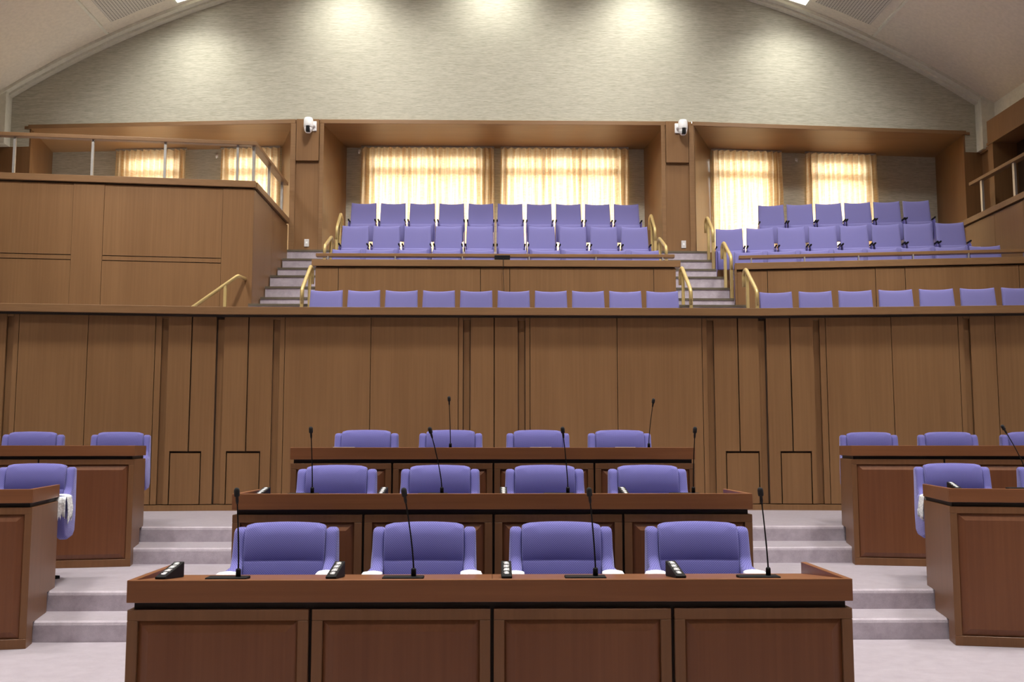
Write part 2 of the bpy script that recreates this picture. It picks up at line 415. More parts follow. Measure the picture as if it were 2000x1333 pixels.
# ------------------------------------------------------------------ end wall: piers, bays, wallpaper
def wy(x): return 17.1 + .085 * max(0, abs(x) - 3.42)
ZS, ZH = 6.86, 6.93
def bent_quad(m, x0, x1, z0, z1, dy0=0, dy1=.1):
    b = [(x0, wy(x0) + dy0), (x1, wy(x1) + dy0), (x1, wy(x1) + dy1), (x0, wy(x0) + dy1)]
    m.hexa([(x, y, z0) for x, y in b], [(x, y, z1) for x, y in b])
for s in (-1, 1):
    m = MB()
    bent_quad(m, min(s * 2.90, s * 3.42), max(s * 2.90, s * 3.42), F2 - .02, ZH, 0, .12)
    struct('wall_pier', m, W_WALL, 'wooden pier between two window bays, ' + ('beside the booth' if s < 0 else 'beside the outer seats'))
    m = MB()
    for a, b in ((2.885, 2.955), (3.36, 3.45)):
        a, b = sorted((s * a, s * b)); m.box(a, b, 17.072, 17.0995, F2, ZS - .001)
    struct('trim_5', m, W_WALLH, 'narrow casings of the pier, ' + ('beside the booth' if s < 0 else 'beside the outer seats'), bevel=.003)
    m = MB(); m.box(min(s * 2.965, s * 3.35), max(s * 2.965, s * 3.35), 17.05, 17.0995, 6.20, ZH - .004)
    struct('trim_6', m, W_WALL, 'raised upper board of the pier, ' + ('beside the booth' if s < 0 else 'beside the outer seats'), bevel=.003)
# soffits and splayed jambs
def bay_box(x0, x1, bx0, bx1, yb, lab, z0=F2):
    j = MB()
    for a, b in ((x0, bx0), (x1, bx1)):
        sg = 1 if a == x1 else -1
        j.hexa([(a, wy(a), z0), (b, yb(b), z0), (b + sg * .05, yb(b), z0), (a + sg * .05, wy(a) + .01, z0)][::sg],
               [(a, wy(a), ZS), (b, yb(b), ZS), (b + sg * .05, yb(b), ZS), (a + sg * .05, wy(a) + .01, ZS)][::sg])
    struct('wall_bay', j, W_WALL, 'splayed wooden jambs of ' + lab)
    e = .12; q = MB(); q.hexa([(x0 - e, wy(x0) + .001, ZS), (x1 + e, wy(x1) + .001, ZS), (bx1 + e, yb(bx1) + .3, ZS), (bx0 - e, yb(bx0) + .3, ZS)],
                     [(x0 - e, wy(x0) + .001, ZS + .05), (x1 + e, wy(x1) + .001, ZS + .05), (bx1 + e, yb(bx1) + .3, ZS + .05), (bx0 - e, yb(bx0) + .3, ZS + .05)])
    struct('ceiling', q, W_WALLH, 'wooden soffit of ' + lab)
    t = MB(); bent_quad(t, x0 - .045, x1 + .045, ZS, ZH, -.03, .0)
    struct('trim_7', t, W_WALLH, 'head board above ' + lab, bevel=.003)
yc = lambda x: 18.5
ys_ = lambda x: 18.5 + .085 * (abs(x) - 3.42)
bay_box(-2.91, 2.96, -2.70, 2.80, yc, 'the middle window bay')
bay_box(3.47, 8.33, 4.05, 8.44, ys_, 'the outer window bay above the seats')
bay_box(-8.03, -3.42, -8.26, -3.90, ys_, 'the window bay behind the tall booth')

# wallpapered gable above the bays
m = MB()
xs = [-8.95 + 17.9 * i / 60 for i in range(61)]
for a, b in zip(xs[:-1], xs[1:]):
    zt = lambda x: vault(x) + .5
    ya, yb = wy(a), wy(b)
    m.add([(a, ya, ZH), (b, yb, ZH), (b, yb, zt(b)), (a, ya, zt(a))], [(0, 1, 2, 3)])
struct('wall_back', m, M_WALLPAPER, 'tall gable wall with grey beige streaked wallpaper')
m = MB()
for s in (-1, 1):
    a, b = (8.33, 8.95) if s > 0 else (-8.95, -8.03); bent_quad(m, a, b, F2 - 2.2, 6.55, 0, .1)
struct('wall_back', m, W_WALL, 'wooden boards at both outer ends of the end wall')
m = MB()
for s in (-1, 1):
    a, b = (8.36, 8.95) if s > 0 else (-8.95, -8.06); bent_quad(m, a, b, 6.55, ZH, .0, .1)
struct('wall_back', m, M_WALLPAPER, 'wallpaper strips above the outer wooden boards')

# windows in the bays: wall with openings, frame, glass
def bay_wall(x0, x1, wins, yf, n):
    wl = MB(); z0, z1 = 4.75, 6.76
    e = [x0 - .1]
    for a, b in wins: e += [a, b]
    e.append(x1 + .1)
    def piece(a, b, c, d):
        q = [(a, yf(a)), (b, yf(b)), (b, yf(b) + .14), (a, yf(a) + .14)]
        wl.hexa([(x, y, c) for x, y in q], [(x, y, d) for x, y in q])
    for i in range(0, len(e), 2): piece(e[i], e[i + 1], F2 - 1, ZS)
    for a, b in wins: piece(a, b, F2 - 1, z0); piece(a, b, z1, ZS)
    struct('wall_back', wl, M_WALLPAPER, 'wallpapered rear wall of ' + n)
    for k, (a, b) in enumerate(wins):
        fr = MB(); gl = MB(); nn = max(1, round((b - a) / .8)); th = .03
        def bar(xa, xb, c, d):
            q = [(xa, yf(xa) + .05), (xb, yf(xb) + .05), (xb, yf(xb) + .09), (xa, yf(xa) + .09)]
            fr.hexa([(x, y, c) for x, y in q], [(x, y, d) for x, y in q])
        bar(a, b, z0, z0 + .05); bar(a, b, z1 - .05, z1); bar(a, b, 6.38, 6.50)
        for i in range(nn + 1):
            x = a + (b - a) * i / nn; bar(max(a, x - th), min(b, x + th), z0, z1)
        q = [(a, yf(a) + .068), (b, yf(b) + .068), (b, yf(b) + .072), (a, yf(a) + .072)]
        gl.hexa([(x, y, z0) for x, y in q], [(x, y, z1) for x, y in q])
        f = struct('window_%d' % (1 + len([o for o in bpy.data.objects if o.name.startswith('window_') and o.parent is None])), fr, M_STEEL, 'window frame behind the curtains of ' + n)
        g = gl.build('pane', M_GLASS, f)
bay_wall(-2.70, 2.80, [(-2.25, -.22), (.22, 2.35)], yc, 'the middle window bay')
bay_wall(4.05, 8.44, [(4.14, 5.2), (6.0, 7.05)], ys_, 'the outer window bay above the seats')
bay_wall(-8.26, -3.90, [(-6.83, -5.85), (-4.92, -4.05)], ys_, 'the window bay behind the tall booth')

# curtains
def curtain(x0, x1, yf, label, fold=.115, group=None):
    m = MB(); n = int((x1 - x0) / fold) * 10; rows = 14; vs = []; fs = []
    ph = random.random() * 6
    for r in range(rows + 1):
        z = F2 + .06 + (ZS - .03 - F2 - .06) * r / rows; t = r / rows
        for i in range(n + 1):
            u = i / n; x = x0 + (x1 - x0) * u
            k = 2 * math.pi * (x - x0) / fold
            am = .050 + .012 * math.sin(k * .17 + ph)
            y = yf(x) - .12 + am * math.sin(k + .7 * math.sin(k * .23 + ph)) + .008 * math.sin(2 * k + ph) * (1 - t)
            vs.append((x + .006 * math.sin(3 * z + k * .3), y, z))
    for r in range(rows):
        for i in range(n): a = r * (n + 1) + i; fs.append((a, a + 1, a + n + 2, a + n + 1))
    m.add(vs, fs)
    t = empty('curtain', ((x0 + x1) / 2, yf((x0 + x1) / 2) - .12, F2), label=label, cat='curtain', group=group)
    inv = Matrix.Translation((-(x0 + x1) / 2, -(yf((x0 + x1) / 2) - .12), -F2))
    m.build('fabric', M_CURTAIN, t, smooth=True, inv=inv)
    k = MB(); q = [(x0, yf(x0) - .14), (x1, yf(x1) - .14), (x1, yf(x1) - .10), (x0, yf(x0) - .10)]
    k.hexa([(x, y, ZS - .028) for x, y in q], [(x, y, ZS - .002) for x, y in q]); k.build('curtain_track', M_STEEL, t, inv=inv)
G_ = 'golden curtains in the gallery bays'
curtain(-2.42, .02, yc, 'wide golden sheer curtain in the middle bay, toward the booth side', group=G_)
curtain(.14, 2.50, yc, 'wide golden sheer curtain in the middle bay, toward the outer seats', group=G_)
curtain(4.05, 5.38, ys_, 'golden curtain of the outer bay, hanging beside the pier with its camera', group=G_)
curtain(5.84, 7.21, ys_, 'golden curtain of the outer bay, between two bare wall strips', group=G_)
curtain(-7.0, -5.66, ys_, 'golden curtain behind the booth railing, between two dark wall strips', group=G_)
curtain(-5.02, -3.91, ys_, 'golden curtain behind the booth railing corner, beside the pier', group=G_)

# little white cord hooks beside the curtains
hk = None
for x, yf, z, lab in ((-6.96, ys_, 6.70, 'small white curtain hook, above the dark wall strip behind the booth'), (-5.12, ys_, 6.72, 'small white curtain hook, between the two curtains behind the booth'),
                      (-2.47, yc, 6.78, 'small white curtain hook in the middle bay corner'), (5.70, ys_, 6.72, 'small white curtain hook between the two curtains of the outer bay')):
    y = yf(x)
    if hk is None:
        hk = empty('curtain_hook', (x, y, z), label=lab, cat='hook', group='white curtain hooks')
        m = MB(); m.box(-.022, .022, -.008, 0, -.02, .045); m.build('wall_plate', M_WHITE, hk, bevel=.003)
        m = MB(); m.tube([(0, -.005, .02), (0, -.05, .02), (0, -.066, 0), (0, -.06, -.03), (0, -.035, -.04)], .009, 8); m.build('hook_arm', M_WHITE, hk, smooth=True)
    else: dup(hk, (x, y, z), 0, lab)

# ------------------------------------------------------------------ vault ceiling, arch trim, side walls
m = MB(); N = 72; XM = 8.95
def arc_strip(m, d0, d1, y0, y1, x0=-XM, x1=XM, n=N):
    for i in range(n):
        a = x0 + (x1 - x0) * i / n; b = x0 + (x1 - x0) * (i + 1) / n
        m.add([(a, y0 + (wy(a) - 17.1 if y0 > 16 else 0), vault(a, d0)), (b, y0 + (wy(b) - 17.1 if y0 > 16 else 0), vault(b, d0)),
               (b, y1 + (wy(b) - 17.1 if y1 > 16 else 0), vault(b, d1)), (a, y1 + (wy(a) - 17.1 if y1 > 16 else 0), vault(a, d1))], [(0, 1, 2, 3)])
arc_strip(m, .09, .09, -4, 16.90)
struct('ceiling', m, M_CEIL, 'plain vaulted plaster ceiling')
m = MB(); arc_strip(m, 0, 0, 16.97, 17.11); arc_strip(m, .04, 0, 16.97, 16.97); arc_strip(m, .04, .04, 16.85, 16.97); arc_strip(m, .14, .04, 16.85, 16.85)
struct('trim_8', m, M_CREAM, 'stepped cream cornice following the arch')
m = MB()
for s in (-1, 1):
    arc_strip(m, .065, .065, -4, 16.8, *sorted((s * 6.64, s * 6.60)), n=1); arc_strip(m, .065, .09, 16.8, 16.8, *sorted((s * 6.64, s * 6.60)), n=1)
    for X in (6.64, 6.60):
        a = s * X; m.add([(a, -4, vault(a, .065)), (a, 16.8, vault(a, .065)), (a, 16.8, vault(a, .1)), (a, -4, vault(a, .1))], [(0, 1, 2, 3)])
struct('trim_9', m, M_CREAM, 'thin ceiling battens running toward the arch')
for s in (-1, 1):
    m = MB(); arc_strip(m, .07, .07, 11.0, 16.5, *sorted((s * 6.45, s * 5.5)), n=10); 
    arc_strip(m, .07, .09, 16.5, 16.5, *sorted((s * 6.45, s * 5.5)), n=10)
    struct('ceiling', m, M_ACOUSTIC, 'perforated ceiling panel ' + ('above the tall booth' if s < 0 else 'above the outer gallery seats'))
# wall washer lamps
wl = None
for i, x in enumerate(WASH_X):
    ang = math.asin(x / VR)
    lab = ['recessed lamp glowing at the arch above the booth', 'recessed ceiling lamp, second along the arch from the booth', 'recessed ceiling lamp at the crown of the arch', 'recessed ceiling lamp, second along the arch from the outer seats', 'recessed lamp glowing at the arch above the outer seats'][i]
    if wl is None:
        wl = empty('ceiling_lamp', (0, 0, 0), label=lab, cat='lamp', group='wall washing lamps')
        m = MB(); m.box(-.22, .22, -.24, .24, .028, .034); m.build('diffuser', M_LAMP, wl)
        m = MB(); m.box(-.26, .26, -.28, -.24, .0, .05); m.box(-.26, .26, .24, .28, 0, .05); m.box(-.26, -.22, -.24, .24, 0, .05); m.box(.22, .26, -.24, .24, 0, .05)
        m.build('frame', M_CREAM, wl); o = wl
    else: o = dup(wl, (0, 0, 0), 0, lab)
    o.location = (x, 16.55, vault(x) + .02); o.rotation_euler = (0, ang, 0)
# side walls
for s in (-1, 1):
    sd = 'booth' if s < 0 else 'outer balcony'
    nm = 'wall_left' if s < 0 else 'wall_right'
    m = MB(); m.box(s * 8.80, s * 8.95, -4, 17.9, -.2, 7.6); struct(nm, m, M_CREAM, 'cream upper side wall on the %s side' % sd)
    m = MB(); m.box(s * (8.57 if s > 0 else 8.40), s * 8.85, 17.3, 17.9, 6.55, vault(8.4) + .12); struct('trim_10', m, M_CREAM, 'cream corner pilaster on the %s side' % sd)
    m = MB(); m.box(s * 8.66, s * 8.799, 16.75, 17.8, 2.3, 6.55); m.box(s * 8.62, s * 8.799, 16.7, 17.8, 6.51, 6.57)
    struct(nm, m, W_WALL, 'wooden side wall lining behind the railing on the %s side' % sd)
    # portal box: post, head, niche rear with its shade put into the colour
    m = MB(); m.box(s * 8.36, s * 8.799, 16.55, 16.72, 5.0, 6.84); m.box(s * 8.36, s * 8.799, 6.0, 16.55, 6.44, 6.84)
    m.box(s * 8.34, s * 8.799, 6.0, 16.72, 6.42, 6.46)
    struct(nm, m, W_WALL, 'wooden portal around the side niche on the %s side' % sd)
    m = MB(); m.box(s * 8.77, s * 8.799, 6.0, 16.55, 5.0, 6.42); struct(nm, m, wood('niche_shade_wood', (.05, .028, .015), (.07, .04, .022)), 'rear of the side niche on the %s side, shade put into its colour' % sd)
m = MB(); m.box(-8.95, 8.95, -4.2, -4.0, -.2, 10.2); struct('wall_front', m, M_CREAM, 'plain wall behind the viewer')

# ------------------------------------------------------------------ tall booth on the west side and its railing
BZ = 5.20
def booth_boards(M, cols, z0, zt, strips, lab, th=.04):
    m = MB(M)
    for (a, b, kind) in cols:
        a, b = min(a, b), max(a, b); g = .004
        if kind == 'p':
            for c, d in ((z0, strips[0] - .006), (strips[0] + .006, strips[1] - .006), (strips[1] + .006, zt)): m.box(a + .003, b - .003, .006, th, c, d)
        else: m.box(a + .001, b - .001, 0, th, z0, zt)
    return struct('wall_booth', m, W_WALL, lab)
BTH = R(6.7)
BO = Matrix.Translation((-3.47, 14.65, 0)) @ Matrix.Rotation(BTH, 4, 'Z')
booth_boards(BO, [(-.44, 0, 's'), (-2.08, -.44, 'p'), (-2.50, -2.08, 's'), (-3.75, -2.50, 'p'), (-4.2, -3.75, 's'), (-5.2, -4.2, 'p')], 2.5, BZ - .115, (3.985, 4.055), 'panelled front of the tall booth')
m = MB(BO); m.box(-5.2, -.02, .045, .1, 2.5, BZ - .02); m.box(-5.2, -.03, -.0 + .03, .06, BZ - .118, BZ - .09)
struct('wall_booth', m, M_DARK, 'dark backing behind the booth front')
m = MB(BO); m.box(-5.2, .02, -.035, .12, BZ - .095, BZ); struct('trim_11', m, W_WALLH, 'wooden coping along the booth front', bevel=.004)
m = MB(); m.box(-3.51, -3.47, 14.665, 15.9, 2.5, BZ - .115); m.box(-3.51, -3.47, 15.908, 17.09, 2.5, BZ - .115)
struct('wall_booth', m, W_WALL, 'plain side of the tall booth facing the stair')
m = MB(); m.box(-3.53, -3.50, 14.8, 17.09, 2.5, BZ - .05); struct('wall_booth', m, M_DARK, 'dark lining of the booth side')
m = MB(); m.box(-3.60, -3.435, 14.70, 17.06, BZ - .095, BZ - .001); struct('trim_11', m, W_WALLH, 'wooden coping along the booth side', bevel=.004)
m = MB(); m.box(-8.4, -3.60, 14.85, 17.3, 4.3, 4.62); struct('floor', m, M_CARPET, 'carpeted floor inside the tall booth')
t = empty('booth_railing', (-3.47, 14.65, BZ), label='wooden handrail on slim steel posts around the tall booth', cat='railing')
inv = Matrix.Translation((3.47, -14.65, -BZ))
m = MB(BO); m.box(-5.2, .02, -.03, .08, 5.735, 5.79); m.build('handrail', W_WALLH, t, bevel=.006, inv=inv)
m = MB(); m.box(-3.56, -3.445, 14.66, 16.95, 5.736, 5.789); m.build('handrail', W_WALLH, t, bevel=.006, inv=inv)
for x in (-3.33, -2.27, -1.27, -.25, -4.4):
    m = MB(BO); m.box(x - .017, x + .017, .01, .045, BZ, 5.735); m.build('post', M_STEEL, t, inv=inv)
for y in (14.72, 15.75, 16.72):
    m = MB(); m.box(-3.52, -3.485, y - .03, y + .03, BZ, 5.736); m.build('post', M_STEEL, t, inv=inv)
# side balcony on the east side
m = MB(); 
for a, b in ((12.0, 13.6), (13.6, 15.1), (15.1, 16.0), (16.0, 17.0)): m.box(8.05, 8.11, a + .004, b - .004, 2.5, BZ - .115)
struct('wall_balcony', m, W_WALL, 'boarded side balcony beyond the outer gallery seats')
m = MB(); m.box(8.08, 8.17, 12.0, 17.0, 2.5, BZ - .05); struct('wall_balcony', m, M_DARK, 'dark backing of the side balcony')
m = MB(); m.box(8.015, 8.20, 12.0, 17.15, BZ - .095, BZ); struct('trim_12', m, W_WALLH, 'wooden coping of the side balcony', bevel=.004)
t = empty('balcony_railing', (8.03, 16.5, BZ), label='wooden handrail on slim steel posts above the side balcony', cat='railing')
inv = Matrix.Translation((-8.03, -16.5, -BZ))
m = MB(); m.box(8.02, 8.13, 12.0, 16.75, 5.735, 5.79); m.build('handrail', W_WALLH, t, bevel=.006, inv=inv)
for y in (16.4, 15.35, 14.3):
    m = MB(); m.box(8.055, 8.09, y - .03, y + .03, BZ, 5.736); m.build('post', M_STEEL, t, inv=inv)

# ------------------------------------------------------------------ brass handrails
def rnd_path(pts, r=.06, n=4):
    P = [Vector(p) for p in pts]; out = [P[0]]
    for i in range(1, len(P) - 1):
        a = (P[i - 1] - P[i]); b = (P[i + 1] - P[i]); q = min(r, a.length * .45, b.length * .45)
        a = P[i] + a.normalized() * q; b = P[i] + b.normalized() * q
        for k in range(n + 1):
            t = k / n; out.append(a * (1 - t) ** 2 + P[i] * 2 * t * (1 - t) + b * t * t)
    return out + [P[-1]]
def handrail(x, yf, zf, yb, zb, zfoot, zfoot2, label, x2=None):
    x2 = x if x2 is None else x2
    t = empty('brass_handrail', (x, yf, zfoot), label=label, cat='handrail', group='brass handrails of the gallery stairs'); inv = Matrix.Translation((-x, -yf, -zfoot))
    m = MB(); m.tube(rnd_path([(x, yf, zf - .20), (x, yf, zf), (x2, yb, zb), (x2, yb + .13, zb - .05), (x2, yb + .13, zb - .24)]), .027, 10); m.build('grip_rail', M_BRASS, t, smooth=True, inv=inv)
    m = MB(); m.box(x - .02, x + .02, yf - .02, yf + .02, zfoot, zf - .12); m.build('post', M_BRASS, t, inv=inv)
    m = MB(); m.box(x2 - .02, x2 + .02, yb - .09, yb - .05, zfoot2, zb - .05); m.build('post', M_BRASS, t, inv=inv)
handrail(-2.60, 13.87, 3.50, 14.50, 3.93, FA_, 2.6, 'brass handrail beside the front gallery row, on the booth-side stair')
handrail(-2.64, 15.9, 4.50, 16.55, 4.78, 3.6, 4.0, 'short brass handrail beside the lower tiered rows, on the booth-side stair')
handrail(-2.64, 17.1, 5.05, 17.5, 5.39, 4.6, 4.6, 'uppermost brass handrail beside the top middle row, on the booth-side stair')
handrail(2.72, 13.87, 3.50, 14.50, 3.93, FA_, 2.6, 'brass handrail ending the front row of the middle block, beyond its tenth seat')
handrail(2.74, 15.9, 4.50, 16.55, 4.78, 3.6, 4.0, 'short brass handrail behind the parapet end of the middle block')
handrail(2.76, 17.1, 5.05, 17.5, 5.39, 4.6, 4.6, 'uppermost brass handrail beside the pier with a white switch plate')
handrail(3.60, 13.75, 3.47, 14.33, 3.88, FA_, FA_, 'brass handrail before the outer front gallery seats')
handrail(3.62, 15.28, 4.23, 15.75, 4.55, 3.3, 3.3, 'tall brass handrail at the end of the outer upper parapet')
handrail(3.64, 16.6, 4.92, 17.02, 5.24, 3.95, 3.95, 'tall brass handrail before the outer bay curtain')
t = empty('brass_handrail', (-4.16, 14.40, 3.0), label='sloping brass handrail in front of the tall booth', cat='handrail', group='brass handrails of the gallery stairs'); inv = Matrix.Translation((4.16, -14.4, -3.0))
m = MB(); m.tube(rnd_path([(-4.75, 14.36, 2.93), (-4.19, 14.36, 3.33), (-3.60, 14.36, 3.76), (-3.56, 14.62, 3.76)], .03), .027, 10); m.build('grip_rail', M_BRASS, t, smooth=True, inv=inv)
m = MB(); m.box(-3.79, -3.75, 14.34, 14.38, FA_, 3.62); m.build('post', M_BRASS, t, inv=inv)

# ------------------------------------------------------------------ cameras and switch plates on the piers
t0 = None
for x, lab, s in ((-3.125, 'white dome surveillance camera on the pier beside the booth', -1), (3.235, 'white dome surveillance camera on the pier by the outer seats', 1)):
    t = empty('dome_camera', (x, 17.05, 6.76), label=lab, cat='camera', group='dome cameras on the piers')
    m = MB(); m.box(.04 if s < 0 else -.12, .12 if s < 0 else -.04, -.03, 0, -.05, .12); m.box(min(0, -s * .10), max(0, -s * .10), -.09, -.02, .02, .07); m.build('wall_bracket', M_WHITE, t, bevel=.006)
    ax = Matrix.Identity(4)
    m = MB(); m.lathe([(.02, .15), (.062, .142), (.078, .11), (.08, .02), (.078, -.02), (.07, -.03)][::-1], (0, -.13, 0), 24); m.build('housing', M_WHITE, t, smooth=True)
    m = MB(); m.lathe([(.01, -.125), (.04, -.115), (.062, -.085), (.07, -.05), (.07, -.031)], (0, -.13, 0), 24); m.build('dome', M_WHITE, t, smooth=True)
    m = MB(); m.lathe([(.034, -.02), (.036, .0), (.033, .03), (.02, .04)], (0.005, -.15, -.05), 16, Matrix.Rotation(R(105), 4, 'X')); m.box(-.028, .036, -.212, -.14, -.115, -.01); l = m.build('lens', M_BLACK, t, bevel=.01, seg=3)
for x, lab in ((-3.145, 'white switch plate low on the pier beside the booth'), (3.245, 'white switch plate low on the pier by the outer seats')):
    t = empty('switch_plate', (x, 17.099, 4.785), label=lab, cat='switch', group='switch plates on the piers')
    m = MB(); m.box(-.04, .04, -.012, 0, -.065, .065); m.build('cover', M_PLATE, t, bevel=.004)
    m = MB(); m.box(-.014, .014, -.018, -.012, -.018, .02); m.build('button', M_WHITE, t, bevel=.002)

# ------------------------------------------------------------------ gallery seats
def make_seat():
    t = empty('gallery_seat', cat='seat')
    # backrest: outline with raised corners, slightly reclined; front toward -y
    W, z0, z1 = .455, .40, .93; nx, nz = 10, 8; vs = []; fs = []
    def pt(u, v, back):
        hw = (W / 2) * (1 - .055 * v)
        dip = .016 * (1 - (abs(u)) ** 2.2) * (v ** 6) if v > .5 else 0
        z = z0 + (z1 - z0) * v - dip
        y = .02 + .11 * v + (.014 * u * u * -1 if not back else 0) + (0 if not back else .055 - .02 * v)
        e = max(abs(u), v)
        if not back: y += .014 * max(0, (e - .9) / .1) ** 2
        return (u * hw, y, z)
    us = [-1, -.93, -.75, -.5, -.25, 0, .25, .5, .75, .93, 1]; vv = [0, .15, .3, .45, .6, .75, .88, .96, 1]
    for back in (0, 1):
        for v in vv:
            for u in us: vs.append(pt(u, v, back))
    n, k = len(us), len(vv); o = n * k
    for r in range(k - 1):
        for c in range(n - 1):
            a = r * n + c; fs.append((a, a + 1, a + n + 1, a + n)); fs.append((o + a, o + a + n, o + a + n + 1, o + a + 1))
    for c in range(n - 1):
        fs.append((c, o + c, o + c + 1, c + 1)); a = (k - 1) * n + c; fs.append((a, a + 1, o + a + 1, o + a))
    for r in range(k - 1):
        a = r * n; fs.append((a, a + n, o + a + n, o + a)); a = r * n + n - 1; fs.append((a, o + a, o + a + n, a + n))
    m = MB(); m.add(vs, fs); m.build('backrest', M_SEAT, t, smooth=True)
    # seat pan tipped up
    m = MB(); m.prism([(-.06, .20), (.035, .22), (.03, .515), (-.01, .53), (-.05, .51), (-.10, .38)], -.215, .215); m.build('seat_cushion', M_SEAT, t, bevel=.018, seg=3)
    for s in (-1, 1):
        m = MB(); m.prism([(-.13, .10), (.10, .06), (.12, .54), (-.13, .55), (-.17, .50), (-.17, .16)], s * .222, s * .234); p = m.build('side_panel', M_PERF, t, bevel=.004)
        m = MB(); m.box(min(s * .214, s * .239), max(s * .214, s * .239), -.18, .03, .552, .578); m.build('armrest', M_BLACK, t, bevel=.008)
        m = MB(); m.box(min(s * .216, s * .236), max(s * .216, s * .236), -.06, .05, .0, .12); m.build('foot', M_BLACK, t)
    return t
proto = make_seat(); used = [False]
def seat(x, y, z, rz, label, group):
    if not used[0]:
        used[0] = True; o = proto; o.location = (x, y, z); o.rotation_euler = (0, 0, rz); o['label'] = label; o['group'] = group
    else: dup(proto, (x, y, z), rz, label, group)
def seat_row(p0, p1, n, z, desc, group):
    # p0, p1: plan points of the outer edges of the row at the top of the backrests
    d = Vector((p1[0] - p0[0], p1[1] - p0[1], 0)); L = d.length; d.normalize(); rz = math.atan2(d.y, d.x)
    p = (L - .45) / (n - 1)
    for i in range(n):
        c = Vector((p0[0], p0[1], 0)) + d * (.225 + p * i)
        nb = Vector((-d.y, d.x, 0)) * -.13
        c += nb
        seat(c.x, c.y, z, rz, desc % ORD[i], group)
seat_row((-2.48, 13.8), (2.54, 13.8), 10, 3.475 - .93, 'violet folding seat, %s from the booth side, middle front row behind the low parapet', 'middle block, front row seats')
seat_row((-2.48, 15.6), (2.58, 15.6), 10, 4.39 - .93, 'violet folding seat, %s from the booth side, half hidden row behind the middle rail board', 'middle block, seats behind the rail board')
seat_row((-2.48, 16.6), (2.56, 16.6), 10, 4.98 - .93, 'violet folding seat, %s from the booth side, middle block, row below the topmost', 'middle block, second highest row seats')
seat_row((-2.48, 17.63), (2.57, 17.63), 10, 5.61 - .93, 'violet folding seat, %s from the booth side, topmost middle row before the curtains', 'middle block, topmost row seats')
d8 = Vector((math.cos(R(8.7)), -math.sin(R(8.7))))
def row_end(p, n, pitch): e = Vector(p) + d8 * (pitch * (n - 1) + .45); return (e.x, e.y)
seat_row((3.66, 13.88), row_end((3.66, 13.88), 8, .527), 8, 3.475 - .93, 'violet folding seat, %s from the stair, outer front row behind the low parapet', 'outer block, front row seats')
seat_row((3.74, 15.60), row_end((3.74, 15.60), 8, .497), 8, 4.37 - .93, 'violet folding seat, %s from the stair, half hidden row behind the outer rail board', 'outer block, seats behind the rail board')
seat_row((3.70, 16.70), row_end((3.70, 16.70), 8, .50), 8, 4.97 - .93, 'violet folding seat, %s from the stair, outer block, row below the topmost', 'outer block, second highest row seats')
seat_row((4.67, 17.64), row_end((4.67, 17.64), 6, .49), 6, 5.60 - .93, 'violet folding seat, %s from the stair, topmost outer row', 'outer block, topmost row seats')

# ------------------------------------------------------------------ council desks
DH = .787
def module(t, M, a, b, z0, z1):
    """one panelled front module between a and b (local x), front face at y = 0"""
    fw = .046; rec = .016; bv = .048
    m = MB(M)
    m.box(a, b, 0, .035, z1 - fw, z1); m.box(a, b, 0, .035, z0, z0 + fw + .02)
    m.box(a, a + fw, 0, .035, z0 + fw + .02, z1 - fw); m.box(b - fw, b, 0, .035, z0 + fw + .02, z1 - fw)
    fr = m.build('panel_frame', W_FRAME, t, bevel=.0025, seg=1)
    x0, x1, c0, c1 = a + fw, b - fw, z0 + fw + .02, z1 - fw
    q = MB(M)
    o = [(x0, rec, c0), (x1, rec, c0), (x1, rec, c1), (x0, rec, c1)]
    g = -.006
    i = [(x0 + bv, g, c0 + bv), (x1 - bv, g, c0 + bv), (x1 - bv, g, c1 - bv), (x0 + bv, g, c1 - bv)]
    q.add(o + i, [(0, 1, 5, 4), (1, 2, 6, 5), (2, 3, 7, 6), (3, 0, 4, 7), (4, 5, 6, 7)])
    q.build('raised_panel', W_DESK, fr)
